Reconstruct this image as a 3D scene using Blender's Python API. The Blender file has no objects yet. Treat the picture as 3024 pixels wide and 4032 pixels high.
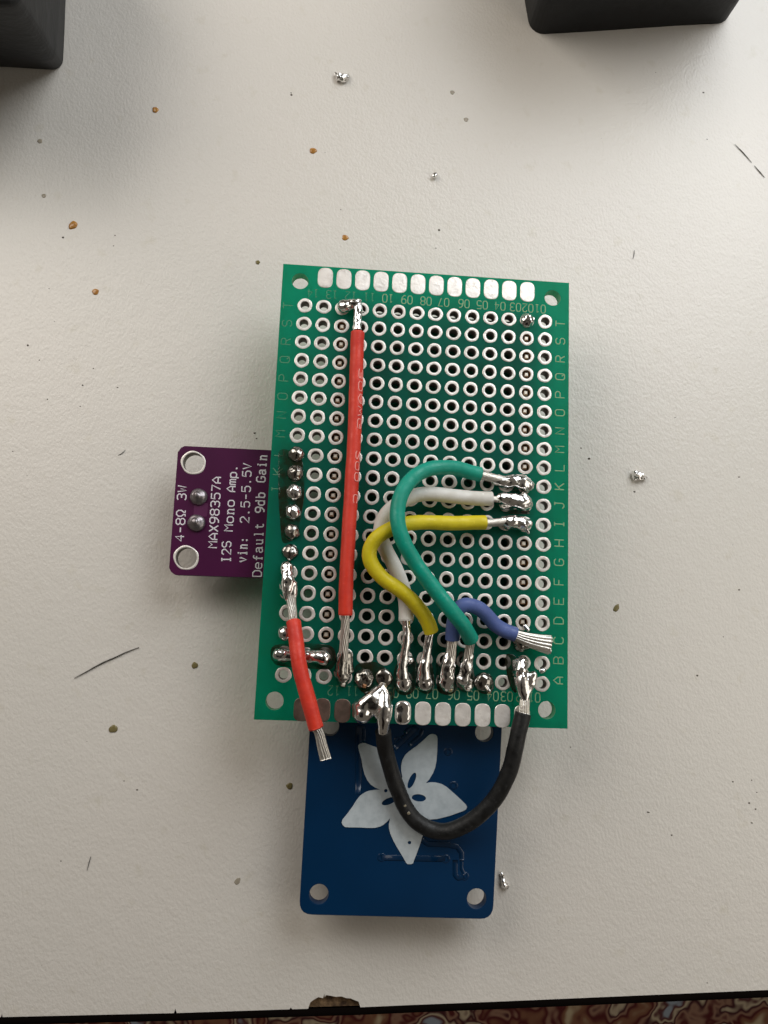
import bpy, bmesh, math, random
from mathutils import Vector, Matrix, noise
random.seed(7)
S = 0.01                      # one millimetre in scene units
HB = 9.5                      # height of the perfboard's top face above the table, mm
scene = bpy.context.scene
COL = scene.collection

# ------------------------------------------------------------------ camera
RC = Matrix(((0.9967560921961517, 0.04014406497554846, 0.06975490460960955),
             (0.04970235803137651, -0.9887326673358229, -0.14119981639191292),
             (0.0633006182906427, 0.14420876044896858, -0.987520564410582)))
CAMP = Vector((5.7078, -41.5557, 95.4596 + HB))
cam_d = bpy.data.cameras.new('camera')
cam = bpy.data.objects.new('camera', cam_d)
COL.objects.link(cam)
cam_d.sensor_width = 36; cam_d.sensor_fit = 'AUTO'
cam_d.lens = 2912 / 4032 * 36
cam_d.clip_start = 0.01; cam_d.clip_end = 200
m3 = Matrix((RC[0], -Vector(RC[1]), -Vector(RC[2]))).transposed()
cam.matrix_world = Matrix.Translation(CAMP * S) @ m3.to_4x4()
scene.camera = cam
scene.render.resolution_x = 768; scene.render.resolution_y = 1024

def P(u, v, z=0.0):
    """photo pixel -> x, y in mm on the plane z (mm above the table)"""
    d = RC.transposed() @ Vector(((u - 1512) / 2912, (v - 2016) / 2912, 1))
    t = (z - CAMP.z) / d.z
    q = CAMP + d * t
    return Vector((q.x, q.y, z))

# ------------------------------------------------------------------ light
w = bpy.data.worlds.new('World'); scene.world = w; w.use_nodes = True
bg = w.node_tree.nodes['Background']
bg.inputs['Color'].default_value = (1.0, 0.87, 0.70, 1)
bg.inputs['Strength'].default_value = 0.10

def area(name, loc, target, sx, sy, energy, color):
    l = bpy.data.lights.new(name, 'AREA'); l.shape = 'RECTANGLE'
    l.size = sx * S; l.size_y = sy * S; l.energy = energy; l.color = color
    o = bpy.data.objects.new(name, l); COL.objects.link(o)
    o.location = Vector(loc) * S
    o.rotation_euler = (Vector(target) - Vector(loc)).to_track_quat('-Z', 'Y').to_euler()
    return o
area('window_light', (130, 150, 165), (20, 0, 0), 190, 170, 50, (0.93, 0.97, 1.0))
area('side_window_light', (-140, 100, 140), (-10, 0, 0), 160, 150, 29, (1.0, 0.95, 0.88))
area('added_right_fill', (185, -70, 125), (20, -45, 0), 130, 130, 8, (1.0, 0.93, 0.82))  # added fill that brightens the right side of the table
area('added_carpet_fill', (150, -1050, -80), (60, -450, -720), 400, 200, 22, (1.0, 0.94, 0.88))  # added fill below table height, lights only the carpet strip
scene.view_settings.view_transform = 'Standard'
scene.view_settings.look = 'None'
scene.view_settings.exposure = 0.0
scene.view_settings.gamma = 1.0
scene.render.engine = 'CYCLES'

# ------------------------------------------------------------------ helpers
WL = {}      # world location (mm) of every object
def link(name, verts, faces, mat, parent=None, smooth=False, mats=None, fm=None, base=False):
    """verts in mm, world"""
    xs = [v[0] for v in verts]; ys = [v[1] for v in verts]; zs = [v[2] for v in verts]
    c = Vector(((min(xs) + max(xs)) / 2, (min(ys) + max(ys)) / 2, min(zs)))
    me = bpy.data.meshes.new(name)
    me.from_pydata([((v[0] - c.x) * S, (v[1] - c.y) * S, (v[2] - c.z) * S) for v in verts], [], faces)
    for mm in (mats or [mat]): me.materials.append(mm)
    if fm:
        for p, i in zip(me.polygons, fm): p.material_index = i
    if smooth:
        for p in me.polygons: p.use_smooth = True
    me.update()
    return place(name, me, c, parent)

def place(name, me, c, parent=None):
    o = bpy.data.objects.new(name, me); COL.objects.link(o)
    c = Vector(c); WL[o] = c
    if parent:
        o.parent = parent; o.location = (c - WL[parent]) * S
    else:
        o.location = c * S
    return o

def empty(name, loc, parent=None):
    o = place(name, None, loc, parent); o.empty_display_size = 0.05
    return o

def tag(o, label=None, cat=None, group=None, kind=None):
    if label: o['label'] = label
    if cat: o['category'] = cat
    if group: o['group'] = group
    if kind: o['kind'] = kind
    return o

def box(x0, y0, z0, x1, y1, z1):
    v = [(x0,y0,z0),(x1,y0,z0),(x1,y1,z0),(x0,y1,z0),(x0,y0,z1),(x1,y0,z1),(x1,y1,z1),(x0,y1,z1)]
    f = [(0,3,2,1),(4,5,6,7),(0,1,5,4),(1,2,6,5),(2,3,7,6),(3,0,4,7)]
    return v, f

def bake(obj):
    """evaluated verts/faces of a temporary object (mm), which is then removed"""
    bpy.context.view_layer.update()
    dg = bpy.context.evaluated_depsgraph_get()
    ev = obj.evaluated_get(dg); me = ev.to_mesh()
    mw = obj.matrix_world
    vs = [tuple((mw @ v.co) / S) for v in me.vertices]; fs = [tuple(p.vertices) for p in me.polygons]
    ev.to_mesh_clear()
    d = obj.data; bpy.data.objects.remove(obj)
    if isinstance(d, bpy.types.Mesh): bpy.data.meshes.remove(d)
    else: bpy.data.curves.remove(d)
    return vs, fs

def plate(outlines, z0, z1, bevel=0.0):
    """2-D outlines (first = outside, others = holes, in mm) -> plate between z0 and z1"""
    cu = bpy.data.curves.new('t', 'CURVE'); cu.dimensions = '2D'; cu.fill_mode = 'BOTH'
    cu.extrude = (z1 - z0) / 2 * S - bevel * S
    if bevel: cu.bevel_depth = bevel * S; cu.bevel_resolution = 1
    for ol in outlines:
        sp = cu.splines.new('POLY'); sp.points.add(len(ol) - 1)
        for pt, q in zip(sp.points, ol): pt.co = (q[0] * S, q[1] * S, 0, 1)
        sp.use_cyclic_u = True
    o = bpy.data.objects.new('t', cu); COL.objects.link(o)
    o.location.z = (z0 + z1) / 2 * S
    return bake(o)

def circ(cx, cy, r, n=24, ph=0.0):
    return [(cx + r * math.cos(ph + 2 * math.pi * i / n), cy + r * math.sin(ph + 2 * math.pi * i / n)) for i in range(n)]

def rounded(pts, r, n=5):
    out = []
    for i, p in enumerate(pts):
        p = Vector(p[:2]); a = Vector(pts[i - 1][:2]) - p; b = Vector(pts[(i + 1) % len(pts)][:2]) - p
        rr = min(r, a.length / 2.01, b.length / 2.01)
        s = p + a.normalized() * rr; e = p + b.normalized() * rr
        for k in range(n + 1):
            t = k / n
            out.append(tuple((1 - t) ** 2 * s + 2 * t * (1 - t) * p + t * t * e))
    return out

def catmull(pts, per=8):
    pts = [Vector(p) for p in pts]
    if len(pts) < 3:
        return [pts[0].lerp(pts[1], k / per) for k in range(per + 1)]
    out = []
    for i in range(len(pts) - 1):
        p0 = pts[max(i - 1, 0)]; p1 = pts[i]; p2 = pts[i + 1]; p3 = pts[min(i + 2, len(pts) - 1)]
        for k in range(per):
            t = k / per
            out.append(0.5 * ((2 * p1) + (p2 - p0) * t + (2 * p0 - 5 * p1 + 4 * p2 - p3) * t * t + (-p0 + 3 * p1 - 3 * p2 + p3) * t ** 3))
    out.append(pts[-1].copy())
    return out

def tube(path, rad, n=16, shape=None, flat=1.0, endround=0.0, cap=True):
    """path: Vectors (mm); rad: radius or f(t); shape(theta, s) multiplies the radius"""
    L = [0.0]
    for a, b in zip(path, path[1:]): L.append(L[-1] + (b - a).length)
    T = L[-1] or 1
    f = rad if callable(rad) else (lambda t: rad)
    vs, fs = [], []
    rings = []
    for i, p in enumerate(path):
        d = (path[min(i + 1, len(path) - 1)] - path[max(i - 1, 0)]).normalized()
        side = d.cross(Vector((0, 0, 1)))
        side = side.normalized() if side.length > 0.05 else Vector((1, 0, 0))
        up = side.cross(d).normalized()
        rings.append((p, d, side, up, f(L[i] / T), L[i]))
    if endround:                       # small lip so the cut end is not razor sharp
        p, d, s_, u, r, l = rings[0]; rings[0] = (p + d * endround, d, s_, u, r, l); rings.insert(0, (p, d, s_, u, r - endround, l))
        p, d, s_, u, r, l = rings[-1]; rings[-1] = (p - d * endround, d, s_, u, r, l); rings.append((p, d, s_, u, r - endround, l))
    for (p, d, s_, u, r, l) in rings:
        for k in range(n):
            th = 2 * math.pi * k / n
            q = r * (shape(th, l) if shape else 1.0)
            vs.append(tuple(p + s_ * (q * math.cos(th)) + u * (q * math.sin(th) * flat)))
    for i in range(len(rings) - 1):
        for k in range(n):
            a = i * n + k; b = i * n + (k + 1) % n
            fs.append((a, b, b + n, a + n))
    if cap:
        fs.append(tuple(range(n)))
        fs.append(tuple(range((len(rings) - 1) * n + n - 1, (len(rings) - 1) * n - 1, -1)))
    return vs, fs

def sphere(c, r, n=10, sz=1.0):
    vs, fs = [], []
    for i in range(n + 1):
        ph = math.pi * i / n
        for k in range(n * 2):
            th = math.pi * k / n
            vs.append((c[0] + r * math.sin(ph) * math.cos(th), c[1] + r * math.sin(ph) * math.sin(th), c[2] + r * sz * math.cos(ph)))
    m = n * 2
    for i in range(n):
        for k in range(m):
            a = i * m + k; b = i * m + (k + 1) % m
            fs.append((a, a + m, b + m, b))
    return vs, fs

def join(*parts):
    V, F = [], []
    for v, f in parts:
        n = len(V); V += list(v); F += [tuple(i + n for i in q) for q in f]
    return V, F

def melt(parts, voxel=0.11, it=5, amp=0.06, freq=1.1, floor=None, seed=0):
    """voxel-join primitives and smooth them: a solder-like body"""
    V, F = join(*parts)
    me = bpy.data.meshes.new('t'); me.from_pydata([(a * S, b * S, c * S) for a, b, c in V], [], F)
    bm = bmesh.new(); bm.from_mesh(me); bmesh.ops.remove_doubles(bm, verts=bm.verts, dist=1e-6)
    bmesh.ops.recalc_face_normals(bm, faces=bm.faces); bm.to_mesh(me); bm.free()
    o = bpy.data.objects.new('t', me); COL.objects.link(o)
    m = o.modifiers.new('r', 'REMESH'); m.mode = 'VOXEL'; m.voxel_size = voxel * S
    m = o.modifiers.new('s', 'SMOOTH'); m.factor = 0.6; m.iterations = it
    vs, fs = bake(o)
    off = Vector((seed * 7.3, seed * 3.1, seed * 1.7)); out = []
    for v in vs:
        q = Vector(v)
        n = noise.noise_vector(q * freq + off) * amp + noise.noise_vector(q * freq * 2.6 + off) * amp * 0.28
        q = q + n
        if floor is not None and q.z < floor: q.z = floor
        out.append(tuple(q))
    return out, fs

# ------------------------------------------------------------------ materials
def mat(name, color, rough=0.5, metal=0.0, spec=0.5, coat=0.0, bump=None, var=None, rvar=None, trans=None, alpha=None, sss=None):
    m = bpy.data.materials.new(name); m.use_nodes = True
    nt = m.node_tree; N = nt.nodes; Lk = nt.links; b = N['Principled BSDF']
    c4 = (*color, 1)
    b.inputs['Base Color'].default_value = c4
    b.inputs['Roughness'].default_value = rough
    b.inputs['Metallic'].default_value = metal
    b.inputs['Specular IOR Level'].default_value = spec
    if coat: b.inputs['Coat Weight'].default_value = coat; b.inputs['Coat Roughness'].default_value = 0.08
    if sss: b.inputs['Subsurface Weight'].default_value = sss[0]; b.inputs['Subsurface Radius'].default_value = (sss[1] * S,) * 3; b.inputs['Subsurface Scale'].default_value = 1.0
    geo = N.new('ShaderNodeNewGeometry')
    def nz(scale, detail=3, rough_=0.5, stretch=None, dist=0.0):
        t = N.new('ShaderNodeTexNoise'); t.inputs['Scale'].default_value = scale / S
        t.inputs['Detail'].default_value = detail; t.inputs['Roughness'].default_value = rough_; t.inputs['Distortion'].default_value = dist
        src = geo.outputs['Position']
        if stretch:
            mp = N.new('ShaderNodeMapping'); mp.inputs['Scale'].default_value = stretch[:3]; mp.inputs['Rotation'].default_value = (0, 0, stretch[3] if len(stretch) > 3 else 0)
            Lk.new(src, mp.inputs['Vector']); src = mp.outputs['Vector']
        Lk.new(src, t.inputs['Vector']); return t.outputs['Fac']
    if var:      # list of (scale, colour2, lo, hi, detail)
        cur = None
        for (sc, c2, lo, hi, det) in var:
            mr = N.new('ShaderNodeMapRange'); mr.inputs['From Min'].default_value = lo; mr.inputs['From Max'].default_value = hi
            Lk.new(nz(sc, det), mr.inputs['Value'])
            mx = N.new('ShaderNodeMix'); mx.data_type = 'RGBA'
            Lk.new(mr.outputs['Result'], mx.inputs['Factor'])
            if cur: Lk.new(cur, mx.inputs['A'])
            else: mx.inputs['A'].default_value = c4
            mx.inputs['B'].default_value = (*c2, 1)
            cur = mx.outputs['Result']
        Lk.new(cur, b.inputs['Base Color'])
    if rvar:     # (scale, r lo, r hi)
        mr = N.new('ShaderNodeMapRange'); mr.inputs['From Min'].default_value = .35; mr.inputs['From Max'].default_value = .65
        mr.inputs['To Min'].default_value = rvar[1]; mr.inputs['To Max'].default_value = rvar[2]
        Lk.new(nz(rvar[0], 3), mr.inputs['Value']); Lk.new(mr.outputs['Result'], b.inputs['Roughness'])
    if bump:     # list of (scale, distance mm, detail[, stretch])
        prev = None
        for q in bump:
            bn = N.new('ShaderNodeBump'); bn.inputs['Strength'].default_value = 1.0; bn.inputs['Distance'].default_value = q[1] * S
            Lk.new(nz(q[0], q[2], 0.55, q[3] if len(q) > 3 else None), bn.inputs['Height'])
            if prev: Lk.new(prev, bn.inputs['Normal'])
            prev = bn.outputs['Normal']
        Lk.new(prev, b.inputs['Normal'])
    if alpha is not None: b.inputs['Alpha'].default_value = alpha
    if trans:
        t = N.new('ShaderNodeBsdfTranslucent'); t.inputs['Color'].default_value = (*trans[0], 1)
        mx = N.new('ShaderNodeMixShader'); mx.inputs['Fac'].default_value = trans[1]
        Lk.new(b.outputs[0], mx.inputs[1]); Lk.new(t.outputs[0], mx.inputs[2]); Lk.new(mx.outputs[0], N['Material Output'].inputs['Surface'])
    return m

M = {}
M['laminate'] = mat('laminate', (0.70, 0.655, 0.60), rough=0.33, spec=0.5,
    var=[(0.02, (0.68, 0.645, 0.59), .35, .7, 2), (0.35, (0.62, 0.575, 0.49), .62, .85, 4)],
    bump=[(2.7, 0.075, 3, (1.0, 0.7, 1, 0.5)), (0.5, 0.06, 2)])
M['core'] = mat('particle_board', (0.26, 0.16, 0.08), rough=0.9, var=[(0.8, (0.05, 0.025, 0.012), .4, .65, 4)], bump=[(1.5, 0.3, 4)])
M['trim'] = mat('edge_band', (0.004, 0.0025, 0.002), rough=0.9, spec=0.05)
M['mask'] = mat('green_solder_mask', (0.001, 0.165, 0.125), rough=0.5, spec=0.25, var=[(0.16, (0.003, 0.105, 0.08), .35, .7, 3), (0.5, (0.006, 0.10, 0.06), .55, .8, 4)], bump=[(0.5, 0.02, 2)], trans=((0.0, 0.97, 0.70), 0.6))
M['mask_edge'] = mat('board_edge', (0.18, 0.33, 0.22), rough=0.8, trans=((0.1, 0.6, 0.35), 0.3))
M['tin'] = mat('tinned_copper', (0.92, 0.87, 0.82), rough=0.42, metal=0.5, rvar=(0.8, 0.32, 0.52), var=[(1.3, (0.68, 0.62, 0.56), .52, .8, 4)], bump=[(1.2, 0.05, 3)])
def tarnish(m):
    nt = m.node_tree; N = nt.nodes; b = N['Principled BSDF']; src = b.inputs['Base Color'].links[0].from_socket
    oi = N.new('ShaderNodeObjectInfo'); mr = N.new('ShaderNodeMapRange'); mr.inputs['From Min'].default_value = .35; mr.inputs['To Max'].default_value = .5
    nt.links.new(oi.outputs['Random'], mr.inputs['Value'])
    mx = N.new('ShaderNodeMix'); mx.data_type = 'RGBA'; nt.links.new(mr.outputs['Result'], mx.inputs['Factor']); nt.links.new(src, mx.inputs['A']); mx.inputs['B'].default_value = (0.60, 0.55, 0.50, 1)
    nt.links.new(mx.outputs['Result'], b.inputs['Base Color'])
tarnish(M['tin'])
M['tin_dull'] = mat('fluxed_tin', (0.22, 0.15, 0.12), rough=0.4, metal=0.6, var=[(0.8, (0.12, 0.09, 0.07), .4, .7, 4)], bump=[(0.9, 0.05, 3)])
M['solder'] = mat('solder', (0.86, 0.84, 0.82), rough=0.13, metal=1.0, rvar=(0.9, 0.08, 0.26), bump=[(0.8, 0.05, 2)])
M['solder_dull'] = mat('fluxed_solder', (0.36, 0.34, 0.31), rough=0.16, metal=1.0, rvar=(1.2, 0.08, 0.3), bump=[(1.2, 0.06, 2)])
M['solder_matte'] = mat('flux_covered_solder', (0.30, 0.27, 0.28), rough=0.36, metal=0.9, bump=[(1.0, 0.06, 2)])
M['strand'] = mat('tinned_strands', (0.74, 0.70, 0.64), rough=0.34, metal=0.9, bump=[(3.0, 0.04, 2)])
M['flux'] = mat('flux_residue_and_shade', (0.012, 0.014, 0.006), rough=0.12, spec=0.5, alpha=0.42, bump=[(0.7, 0.1, 2)])
def patchy(m, lo, hi):
    nt = m.node_tree; N = nt.nodes; b = N['Principled BSDF']
    g = N.new('ShaderNodeNewGeometry'); t = N.new('ShaderNodeTexNoise'); t.inputs['Scale'].default_value = .45 / S; t.inputs['Detail'].default_value = 4
    nt.links.new(g.outputs['Position'], t.inputs['Vector']); mr = N.new('ShaderNodeMapRange'); mr.inputs['From Min'].default_value = .38; mr.inputs['From Max'].default_value = .62
    mr.inputs['To Min'].default_value = lo; mr.inputs['To Max'].default_value = hi
    nt.links.new(t.outputs['Fac'], mr.inputs['Value']); nt.links.new(mr.outputs['Result'], b.inputs['Alpha'])
patchy(M['flux'], .25, .88)  # flux opacity raised to also paint the dark shading between the wires
M['barrel_flux'] = mat('hole_wall_with_flux', (0.20, 0.09, 0.03), rough=0.25, spec=0.6, var=[(1.0, (0.35, 0.27, 0.18), .45, .65, 3)])
M['barrel'] = mat('shaded_plated_hole_wall', (0.22, 0.20, 0.18), rough=0.55, metal=0.5)  # darker than the rings: shade inside the holes put into the colour
M['gold'] = mat('gold_pin', (0.72, 0.58, 0.36), rough=0.3, metal=1.0)
M['pin'] = mat('tin_pin', (0.78, 0.72, 0.62), rough=0.4, metal=0.6)
M['copper'] = mat('bare_copper_tip', (0.75, 0.38, 0.2), rough=0.35, metal=1.0)
M['black_plastic'] = mat('black_plastic', (0.010, 0.010, 0.010), rough=0.5)
M['black_pcb'] = mat('black_solder_mask', (0.004, 0.005, 0.007), rough=0.35)
M['shield'] = mat('shield_can', (0.55, 0.55, 0.55), rough=0.35, metal=1)
def rubber(n, c, c2, r=0.5):
    return mat(n, c, rough=r, spec=0.4, rvar=(1.0, .38, .62), var=[(0.5, c2, .4, .7, 4), (2.5, tuple(min(1, x * 1.15 + .03) for x in c), .62, .8, 5)], bump=[(2.2, 0.035, 3), (0.5, 0.05, 2)])
M['red'] = rubber('red_silicone', (0.68, 0.045, 0.022), (0.56, 0.026, 0.014))
M['white'] = rubber('white_silicone', (0.72, 0.70, 0.66), (0.62, 0.59, 0.53))
M['yellow'] = rubber('yellow_silicone', (0.68, 0.56, 0.012), (0.58, 0.47, 0.01))
M['green'] = rubber('green_silicone', (0.0, 0.30, 0.21), (0.002, 0.25, 0.17))
M['blue'] = rubber('blue_silicone', (0.085, 0.125, 0.33), (0.065, 0.10, 0.27))
M['black'] = rubber('black_silicone', (0.007, 0.007, 0.007), (0.012, 0.012, 0.012), 0.36)
M['silk'] = mat('pale_silkscreen', (0.30, 0.50, 0.28), rough=0.6, alpha=0.85)
M['silk_faint'] = mat('worn_silkscreen', (0.16, 0.34, 0.20), rough=0.6, alpha=0.5)
M['silk_white'] = mat('white_silkscreen', (0.70, 0.66, 0.70), rough=0.6)
M['purple'] = mat('purple_solder_mask', (0.052, 0.004, 0.036), rough=0.4, spec=0.25, var=[(0.12, (0.068, 0.006, 0.046), .35, .7, 2)], bump=[(0.4, 0.02, 2)])
M['purple_edge'] = mat('purple_board_edge', (0.03, 0.01, 0.03), rough=0.8)
M['purple_tr'] = mat('purple_track', (0.085, 0.012, 0.06), rough=0.35)
M['bluemask'] = mat('blue_solder_mask', (0.0003, 0.027, 0.085), rough=0.35, spec=0.3, var=[(0.06, (0.0004, 0.020, 0.062), .35, .7, 2)], bump=[(0.3, 0.015, 2)])
M['blue_tr'] = mat('blue_track', (0.0003, 0.020, 0.062), rough=0.22, spec=0.5)
M['logo'] = mat('logo_print', (0.50, 0.55, 0.58), rough=0.5, var=[(1.2, (0.42, 0.47, 0.50), .4, .7, 3)], bump=[(2.2, 0.03, 2, (4.0, 0.25, 1, 0.03))])
M['amber'] = mat('rosin', (0.50, 0.24, 0.05), rough=0.12, spec=0.6, var=[(1.5, (0.36, 0.15, 0.03), .4, .7, 3)], alpha=0.9)
M['rosin_pale'] = mat('pale_rosin', (0.36, 0.31, 0.22), rough=0.2, alpha=0.6)
M['rosin_olive'] = mat('olive_rosin', (0.20, 0.16, 0.06), rough=0.2, alpha=0.85)
M['dark'] = mat('dark_fibre', (0.045, 0.04, 0.035), rough=0.7)
M['blockm'] = mat('black_rubber', (0.0085, 0.009, 0.010), rough=0.6, spec=0.35, var=[(0.05, (0.007, 0.008, 0.010), .4, .6, 2)], bump=[(0.25, 0.25, 4), (1.5, 0.03, 3)])

# ------------------------------------------------------------------ floor and table
def make_floor():
    m = bpy.data.materials.new('patterned_carpet'); m.use_nodes = True
    nt = m.node_tree; N = nt.nodes; Lk = nt.links; b = N['Principled BSDF']; b.inputs['Roughness'].default_value = 0.95
    b.inputs['Specular IOR Level'].default_value = 0.1
    geo = N.new('ShaderNodeNewGeometry')
    t = N.new('ShaderNodeTexNoise'); t.inputs['Scale'].default_value = 0.03 / S; t.inputs['Detail'].default_value = 2; t.inputs['Distortion'].default_value = 0.35
    Lk.new(geo.outputs['Position'], t.inputs['Vector'])
    r = N.new('ShaderNodeValToRGB'); cr = r.color_ramp; cr.interpolation = 'EASE'
    cols = [(0.28, (0.75, 0.62, 0.42)), (0.38, (0.32, 0.15, 0.09)), (0.45, (0.14, 0.03, 0.03)), (0.50, (0.42, 0.24, 0.17)), (0.54, (0.10, 0.03, 0.035)), (0.59, (0.70, 0.58, 0.42)), (0.64, (0.16, 0.06, 0.06)), (0.70, (0.45, 0.52, 0.62))]
    cr.elements[0].position, cr.elements[0].color = cols[0][0], (*cols[0][1], 1)
    cr.elements[1].position, cr.elements[1].color = cols[1][0], (*cols[1][1], 1)
    for p, c in cols[2:]:
        e = cr.elements.new(p); e.color = (*c, 1)
    Lk.new(t.outputs['Fac'], r.inputs['Fac']); Lk.new(r.outputs['Color'], b.inputs['Base Color'])
    v, f = box(-1500, -1500, -722, 1500, 1500, -720)
    o = link('floor', v, f, m); tag(o, kind='structure')
make_floor()

table = empty('table', (10, 20, -25))
tag(table, 'off-white laminate table top with dark edge strip and chipped front edge', 'table')
EP = [(-900, 4030), (0, 4005), (693, 3989), (1050, 3977), (1422, 3966), (1650, 3956), (1932, 3945), (3024, 3898), (4200, 3840)]
def edge(u):
    for (a, b), (c, d) in zip(EP, EP[1:]):
        if a <= u <= c: return b + (d - b) * (u - a) / (c - a)
    return EP[-1][1]
# chip in the front edge and two tiny nicks
chip = [(1213, 0), (1222, -25), (1240, -38), (1255, -45), (1272, -40), (1279, -43), (1277, -58), (1283, -52), (1300, -49), (1322, -44), (1345, -45), (1362, -38), (1380, -36), (1398, -28), (1412, -22), (1419, 0)]
nick = lambda u, h: [(u - 5, 0), (u, -h), (u + 6, 0)]
ev = [(u, 0) for u in range(-900, 4001, 70)] + chip + nick(690, 18) + nick(8, 16) + nick(1145, 7)
ev.sort(key=lambda q: q[0])
ev = [e for e in ev if e in chip or not (1213 < e[0] < 1419)]
fr = [tuple(P(u, edge(u) + d)[:2]) for u, d in ev]
outl = fr + [(260, 320), (-240, 320)]
v, f = plate([outl], -0.8, 0.0)
link('laminate_top', v, f, M['laminate'], table)
fr2 = [tuple(P(u, edge(u) + 6)[:2]) for u in range(-900, 4001, 70)]
v, f = plate([fr2 + [(260, 320), (-240, 320)]], -25, -0.8 - 0.02)
link('core_board', v, f, M['core'], table)
# edge strip with a rounded nose
L1 = [P(u, edge(u) + .6, 0) for u in range(-900, 4001, 70)]
rows_ = []
prof = [(0.0, -0.12), (0.5, -0.08), (1.0, -0.22), (1.25, -0.7), (1.3, -12), (1.25, -24), (0.0, -25)]
vs = []; fs = []
for p in L1:
    for (dy, dz) in prof: vs.append((p.x, p.y - dy, dz))
n = len(prof)
for i in range(len(L1) - 1):
    for k in range(n - 1):
        a = i * n + k; fs.append((a, a + 1, a + 1 + n, a + n))
link('edge_strip', vs, fs, M['trim'], table, smooth=True)

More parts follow.
